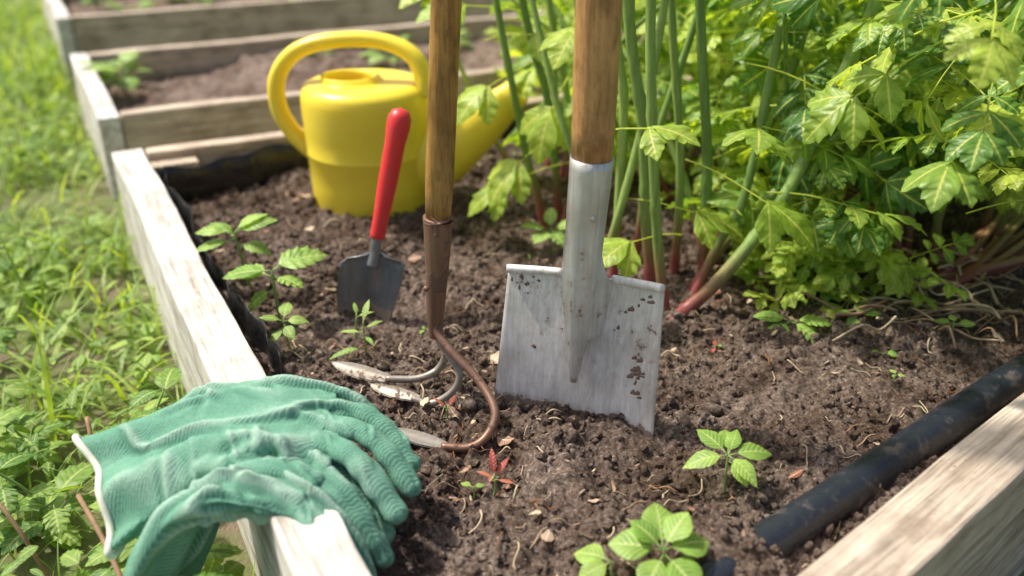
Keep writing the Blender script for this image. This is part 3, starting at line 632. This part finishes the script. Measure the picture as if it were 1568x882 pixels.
for i in range(60):
    cxx,cyy=random.choice([(.45,1.55),(.75,1.5),(.7,1.75),(1.0,1.7),(.35,1.85),(1.2,1.9),(.15,1.95),(.6,2.1)])
    x=cxx+random.gauss(0,.06);y=cyy+random.gauss(0,.06); a=random.uniform(0,6.28); ln=random.uniform(.1,.55); h=random.uniform(.35,.8)
    dx=math.cos(a)*ln+ (.08 if x>.6 else 0); dy=math.sin(a)*ln*.9-.05
    pts=[(x,y,-.02),(x+dx*.25,y+dy*.25,h*.35),(x+dx*.6,y+dy*.6,h*.72),(x+dx,y+dy,h)]
    if x+dx<.32 and y+dy<1.55: continue
    paths.append(stem(pts,random.uniform(.0055,.009),.003,random.random()))
for i in range(9):
    x=random.uniform(.60,.70);y=random.uniform(1.33,1.45); a=random.uniform(-.25,.7); L=random.uniform(.3,.5)
    P=stem([(x,y,-.012),(x+L*.4*math.cos(a),y+L*.4*math.sin(a),random.uniform(.02,.05)),(x+L*math.cos(a+.2),y+L*math.sin(a+.2),random.uniform(.05,.11))],random.uniform(.007,.011),.005,.9,False)
for i in range(56):
    x=random.uniform(.58,.92);y=random.uniform(1.22,1.42); a=random.uniform(0,6.28); P=[]
    for k in range(6): P.append((x,y,float(soil_h(x,y))+random.uniform(.003,.035))); a+=random.uniform(-.8,.8); x+=.04*math.cos(a); y+=.025*math.sin(a)
    V_,F_=tube(smoothpath(P,5),random.uniform(.001,.0028),5); mb.add(V_,F_,random.uniform(.1,.9),m=1)
mb.build('stems',[STEM,LIT],parent=lov)
def allowed(p):
    x,y,z=p
    if y<1.75 and x<.30+max(0,1.45-y)*.5: return False
    if y<1.3 and z<.12+(1.3-y)*.5: return False
    if x>.58 and y<1.55 and z<.17: return False
    if z<.08: return False
    if x<.0: return False
    return True
for P in paths:
    k=len(P); s=np.linspace(0,1,k)
    for j in range(random.randint(5,8)):
        t=random.uniform(.3,.95); p=P[int(t*(k-1))]; a=random.uniform(0,6.28); L=random.uniform(.03,.2)
        if p[2]>.62: continue
        d=np.array([math.cos(a),math.sin(a),random.uniform(-.2,.4)]); o=p+d*L
        if not allowed(o+d*.1) or not allowed(o): continue
        leafO.append(o);leafD.append(d*[1,1,.4]+[0,0,random.uniform(-.5,.1)]);leafS.append(random.uniform(.09,.165))
for i in range(580):
    x=random.uniform(.25,1.9);y=random.uniform(1.15,2.3);z=random.uniform(.1,.54)
    if not allowed((x,y,z)) or not allowed((x,y-.06,z)): continue
    a=random.uniform(0,6.28); leafO.append(np.array([x,y,z])); leafD.append(np.array([math.cos(a),math.sin(a)-.3,random.uniform(-.6,.1)])); leafS.append(random.uniform(.075,.155))
for i in range(20):
    x=random.uniform(.42,.8);y=random.uniform(.82,1.15);z=random.uniform(.36,.6)
    leafO.append(np.array([x,y,z])); leafD.append(np.array([-.8+random.uniform(-.4,.5),-.3+random.uniform(-.5,.5),random.uniform(-.5,.0)])); leafS.append(random.uniform(.10,.14))
leafO=np.array(leafO);leafD=np.array(leafD);leafS=np.array(leafS)
for ci,(tv,tf,tb) in enumerate([CL1,CL2,CL3]):
    sel=np.arange(len(leafO))%3==ci; K=sel.sum()
    U=np.array([[0,-.25,1.]])+rng.normal(size=(K,3))*.45
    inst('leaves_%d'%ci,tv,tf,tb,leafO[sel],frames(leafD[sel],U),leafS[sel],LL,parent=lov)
hO=[(-.0,1.66,.30),(.10,1.6,.31),(.06,1.60,.19),(.04,1.60,.13),(.0,1.7,.36),(-.03,1.75,.40),(.16,1.3,.30),(.05,1.72,.45),(.14,1.55,.42),(.24,1.36,.16),(.22,1.30,.13),(.33,1.3,.22),(.36,1.3,.30),(-.1,1.9,.42)]
hD=[(-.5,-.4,-.2),(-.5,-.6,-.8),(-.8,-.5,-.5),(-.9,-.2,-.3),(.5,-.5,.1),(-.7,-.3,.1),(.5,-.6,.2),(-.4,-.3,.2),(-.5,-.7,-.2),(.9,-.4,-.1),(-.7,-.6,.1),(.7,-.6,-.3),(-.2,-.7,.2),(-.6,-.4,0)]
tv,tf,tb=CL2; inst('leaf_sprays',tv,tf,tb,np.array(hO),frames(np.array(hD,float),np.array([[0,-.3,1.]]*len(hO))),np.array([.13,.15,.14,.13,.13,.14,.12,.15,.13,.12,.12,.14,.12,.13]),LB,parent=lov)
K=600; x=rng.uniform(.05,1.9,K);y=rng.uniform(1.75,3.2,K);z=rng.uniform(.0,.5,K)
D=np.stack([rng.normal(size=K),rng.normal(size=K),rng.uniform(-.6,.3,K)],1); U=np.array([[0,-.3,1.]])+rng.normal(size=(K,3))*.4
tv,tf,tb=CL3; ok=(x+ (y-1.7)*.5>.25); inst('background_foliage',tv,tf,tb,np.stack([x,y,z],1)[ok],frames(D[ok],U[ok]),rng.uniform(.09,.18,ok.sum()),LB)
K=120; x=rng.uniform(.38,.62,K);y=rng.uniform(1.27,1.5,K);z=rng.uniform(.03,.17,K)*(y-.95)/.5; x=np.where(y<1.35,x+.03,x)
D=np.stack([rng.normal(size=K),rng.normal(size=K)-.5,rng.uniform(-.3,.3,K)],1); U=np.array([[0,-.3,1.]])+rng.normal(size=(K,3))*.3
inst('crown_leaves',tv,tf,tb,np.stack([x,y,z],1),frames(D,U),rng.uniform(.045,.085,K),LB,parent=lov)
# ---------------------------------------------------------------- seedlings
SD=leaf_mat('seedling_leaf',(.20,.38,.06),(.38,.58,.13),.35,.45,.45)
RD_=leaf_mat('beet_sprout',(.35,.05,.07),(.5,.18,.09),.3,.45)
m,nt,b=newmat('seedling_stem'); b.inputs['Base Color'].default_value=(.24,.36,.10,1); b.inputs['Roughness'].default_value=.5; SST=m
def seedling(base,top,leaves,shape,name='weed_seedling',mat=None,r=.0013,curl=.35):
    mb=MB(); B=np.array(base,float); B[2]=float(soil_h(B[0],B[1]))-.004; T=np.array(top,float)
    P=smoothpath([B,(B+T)/2+[random.uniform(-.003,.003),0,0],T],5); V_,F_=tube(P,np.linspace(r*1.3,r,len(P)),6); mb.add(V_,F_,m=1)
    for (az,el,L,h) in leaves:
        o=P[int(h*(len(P)-1))]; a=math.radians(az);e_=math.radians(el); d=np.array([math.cos(a)*math.cos(e_),math.sin(a)*math.cos(e_),math.sin(e_)])
        st=o+d*L*.25; V_,F_=tube(np.array([o,(o+st)/2,st]),r*.6,5); mb.add(V_,F_,m=1)
        v,f,bb=leaf_t(*shape,fold=random.uniform(.4,.9),curl=curl*random.uniform(.5,1.5),size=L*.95,wz=.014); R=frames(d[None],np.array([[random.uniform(-.25,.25),random.uniform(-.4,.1),1]]))[0]
        mb.add(v@R.T+st,f,random.random(),bb)
    return mb.build(name,[mat or SD,SST])
def fine(n,base):
    ts=np.linspace(0,1,n); return list(ts),[float(np.interp(t,*base)) for t in ts],None
WIDE=fine(15,([0,.08,.2,.35,.5,.62,.75,.88,.95,1],[.03,.17,.32,.42,.44,.4,.3,.16,.08,0.]))
OVF=fine(14,([0,.1,.25,.4,.55,.7,.82,.92,1],[.02,.15,.27,.31,.30,.23,.15,.07,0.]))
seedling((.244,.839,0),(.244,.842,.055),[(80,15,.04,1),(10,10,.045,1),(190,5,.042,1),(130,25,.04,1),(-60,-10,.03,.9),(300,5,.038,1),(60,40,.03,1)],OVF)
seedling((.157,.70,0),(.150,.70,.045),[(90,30,.045,1),(20,5,.045,1),(170,8,.045,1),(240,-5,.04,.9),(300,0,.045,.9),(140,35,.035,1),(50,35,.04,1),(-30,-8,.035,.8)],WIDE)
seedling((.105,.695,0),(.10,.70,.03),[(150,5,.035,1),(210,5,.03,1)],WIDE)
seedling((-.44,1.384,0),(-.455,1.38,.10),[(175,15,.055,1),(195,-5,.06,.95),(5,30,.06,1),(20,45,.05,1),(150,40,.045,.9),(-20,10,.05,.8)],OVF,r=.0022)
seedling((-.364,1.268,0),(-.368,1.268,.085),[(180,0,.065,1),(160,10,.06,.95),(15,25,.07,1),(35,30,.06,1),(-30,10,.05,.9),(200,-20,.045,.7)],SER,r=.002)
seedling((-.33,1.18,0),(-.335,1.18,.045),[(90,30,.035,1),(180,20,.03,1),(0,10,.03,1),(-60,0,.03,.9),(240,-5,.03,.8)],OVF)
seedling((-.214,1.157,0),(-.215,1.157,.05),[(80,50,.035,1),(20,30,.025,.9),(170,10,.03,.8),(200,5,.045,.4),(-60,20,.025,.7)],NAR)
seedling((-.238,1.22,0),(-.235,1.22,.03),[(100,40,.025,1),(10,30,.022,1)],NAR)
seedling((.416,1.205,0),(.415,1.20,.035),[(170,15,.045,1),(-10,10,.05,1),(220,-5,.05,1),(-50,-5,.045,1)],SER)
seedling((.52,1.22,0),(.52,1.22,.035),[(170,15,.03,1),(-10,20,.03,1),(240,-5,.03,1),(60,25,.025,1)],SER)
seedling((.53,1.13,0),(.53,1.13,.02),[(170,5,.02,1),(-10,10,.02,1)],OV)
seedling((.66,1.2,0),(.66,1.2,.03),[(150,5,.025,1),(-10,10,.025,1),(80,20,.02,1)],OV)
seedling((.073,1.55,0),(.07,1.54,.04),[(200,25,.05,1),(-20,30,.05,1),(240,5,.05,1),(-70,10,.045,1),(90,50,.04,1)],SER)
seedling((-.022,.85,0),(-.02,.85,.015),[(60,30,.028,1),(100,60,.03,1),(150,20,.02,1),(-20,10,.02,1)],NAR,'beet_sprout',RD_)
seedling((-.045,.845,0),(-.045,.845,.008),[(150,10,.014,1),(20,10,.012,1)],OV)
seedling((-.085,1.0,0),(-.085,1.0,.012),[(50,40,.02,1),(150,40,.02,1)],NAR,'beet_sprout',RD_)
for i in range(30):
    p=random.uniform(.15,1.3);q=-random.uniform(.1,1.35); x,y=bed(p,q)
    if (x-RA[0])*RN[0]+(y-RA[1])*RN[1]>-.07 or (x+.287)**2+(y-1.776)**2<.02: continue
    n_=random.randint(2,3); a=random.uniform(0,360); z=float(soil_h(x,y))
    seedling((x,y,0),(x,y,z+random.uniform(.005,.015)),[(a+k*360/n_,random.uniform(5,40),random.uniform(.007,.014),1) for k in range(n_)],random.choice([OV,NAR]),mat=RD_ if random.random()<.4 else SD,r=.0006)
for (u,w_,s_) in [(.12,.95,.13),(.75,1.0,.08),(.95,.85,.12),(1.2,.95,.1),(1.5,.8,.14),(1.8,.9,.14),(.3,2.1,.12),(.9,2.0,.12),(1.5,2.1,.15),(.6,2.4,.15),(1.1,2.5,.15),(.2,2.55,.14),(1.9,2.2,.16)]:
    x,y=bed(u,w_); K=14; mb=MB()
    for k in range(K):
        a=random.uniform(0,6.28); d=np.array([math.cos(a),math.sin(a),random.uniform(.1,1.0)]); R=frames(d[None],np.array([[0,0,1.]]))[0]
        v,f,bb=leaf_t(*random.choice([SER,WIDE]),fold=.6,curl=.5,size=s_*random.uniform(.3,.6)); o=np.array([x,y,.03])+d*s_*.35
        mb.add(v@R.T+o,f,random.random(),bb); V_,F_=tube(np.array([[x,y,.0],(np.array([x,y,.0])+o)/2,o]),.0015,5); mb.add(V_,F_,m=1)
    mb.build('leafy_plant',[SD,SST])
for i in range(26):
    q=-random.uniform(.75,1.35); p=-random.uniform(.05,.42); x,y=bed(p,q); h=random.uniform(.06,.15); mb=MB()
    top_=np.array([x+random.uniform(-.04,.04),y+random.uniform(-.03,.03),-.13+h]); V_,F_=tube(smoothpath([(x,y,-.14),(x,y,-.13+h*.5),top_],5),.0018,6); mb.add(V_,F_,m=1)
    for k in range(9):
        t=k/8; o=np.array([x,y,-.13])*(1-t)+top_*t; a=k*2.4+i; d=np.array([math.cos(a),math.sin(a),random.uniform(0,.5)]); L=random.uniform(.035,.065)
        v,f,bb=leaf_t(*SER,fold=.6,curl=.4,size=L); R=frames(d[None],np.array([[0,0,1.]]))[0]; mb.add(v@R.T+o+d*.012,f,random.random()*.7,bb)
        V_,F_=tube(np.array([o,o+d*.006,o+d*.014]),.0008,5); mb.add(V_,F_,m=1)
    mb.build('leafy_weed',[WD,SST])
mb=MB()
for P,r in (([(-.54,.97,.02),(-.52,.93,-.02),(-.50,.90,-.06),(-.49,.88,-.14)],.0028),([(-.50,.84,.0),(-.45,.78,-.01),(-.405,.72,-.03),(-.38,.69,-.14)],.003),([(-.68,.92,-.02),(-.60,.86,-.05),(-.55,.83,-.14)],.0028)):
    V_,F_=tube(smoothpath(P,6),r,6); mb.add(V_,F_,.25)
mb.build('dry_stalks',[LIT])
# ---------------------------------------------------------------- light, world, camera
sd=Vector((-.50,.20,.84)).normalized()
w=bpy.data.worlds.new('World'); S.world=w; w.use_nodes=True; nt=w.node_tree; bg=nt.nodes['Background']
sk=nt.nodes.new('ShaderNodeTexSky'); sk.sky_type='NISHITA'; sk.sun_disc=False; sk.sun_elevation=math.asin(sd.z); sk.sun_rotation=math.atan2(sd.x,sd.y)
sk.air_density=1.0; sk.dust_density=5.0; sk.ozone_density=.5
nt.links.new(sk.outputs[0],bg.inputs[0]); bg.inputs[1].default_value=.15
L=bpy.data.lights.new('sun','SUN'); L.energy=5.0; L.angle=math.radians(2.5); L.color=(1,.94,.84); lo=bpy.data.objects.new('sun',L); link(lo)
lo.rotation_euler=sd.to_track_quat('Z','Y').to_euler()
cd=bpy.data.cameras.new('camera'); co=bpy.data.objects.new('camera',cd); link(co); co.location=(0,0,.68)
co.rotation_euler=(math.radians(90-26.2),0,0); cd.lens=36*1400/1568; cd.sensor_width=36; cd.clip_start=.02; cd.clip_end=1000
cd.dof.use_dof=True; cd.dof.focus_distance=1.16; cd.dof.aperture_fstop=2.2
S.camera=co
S.view_settings.view_transform='Standard'; S.view_settings.look='None'; S.view_settings.exposure=0
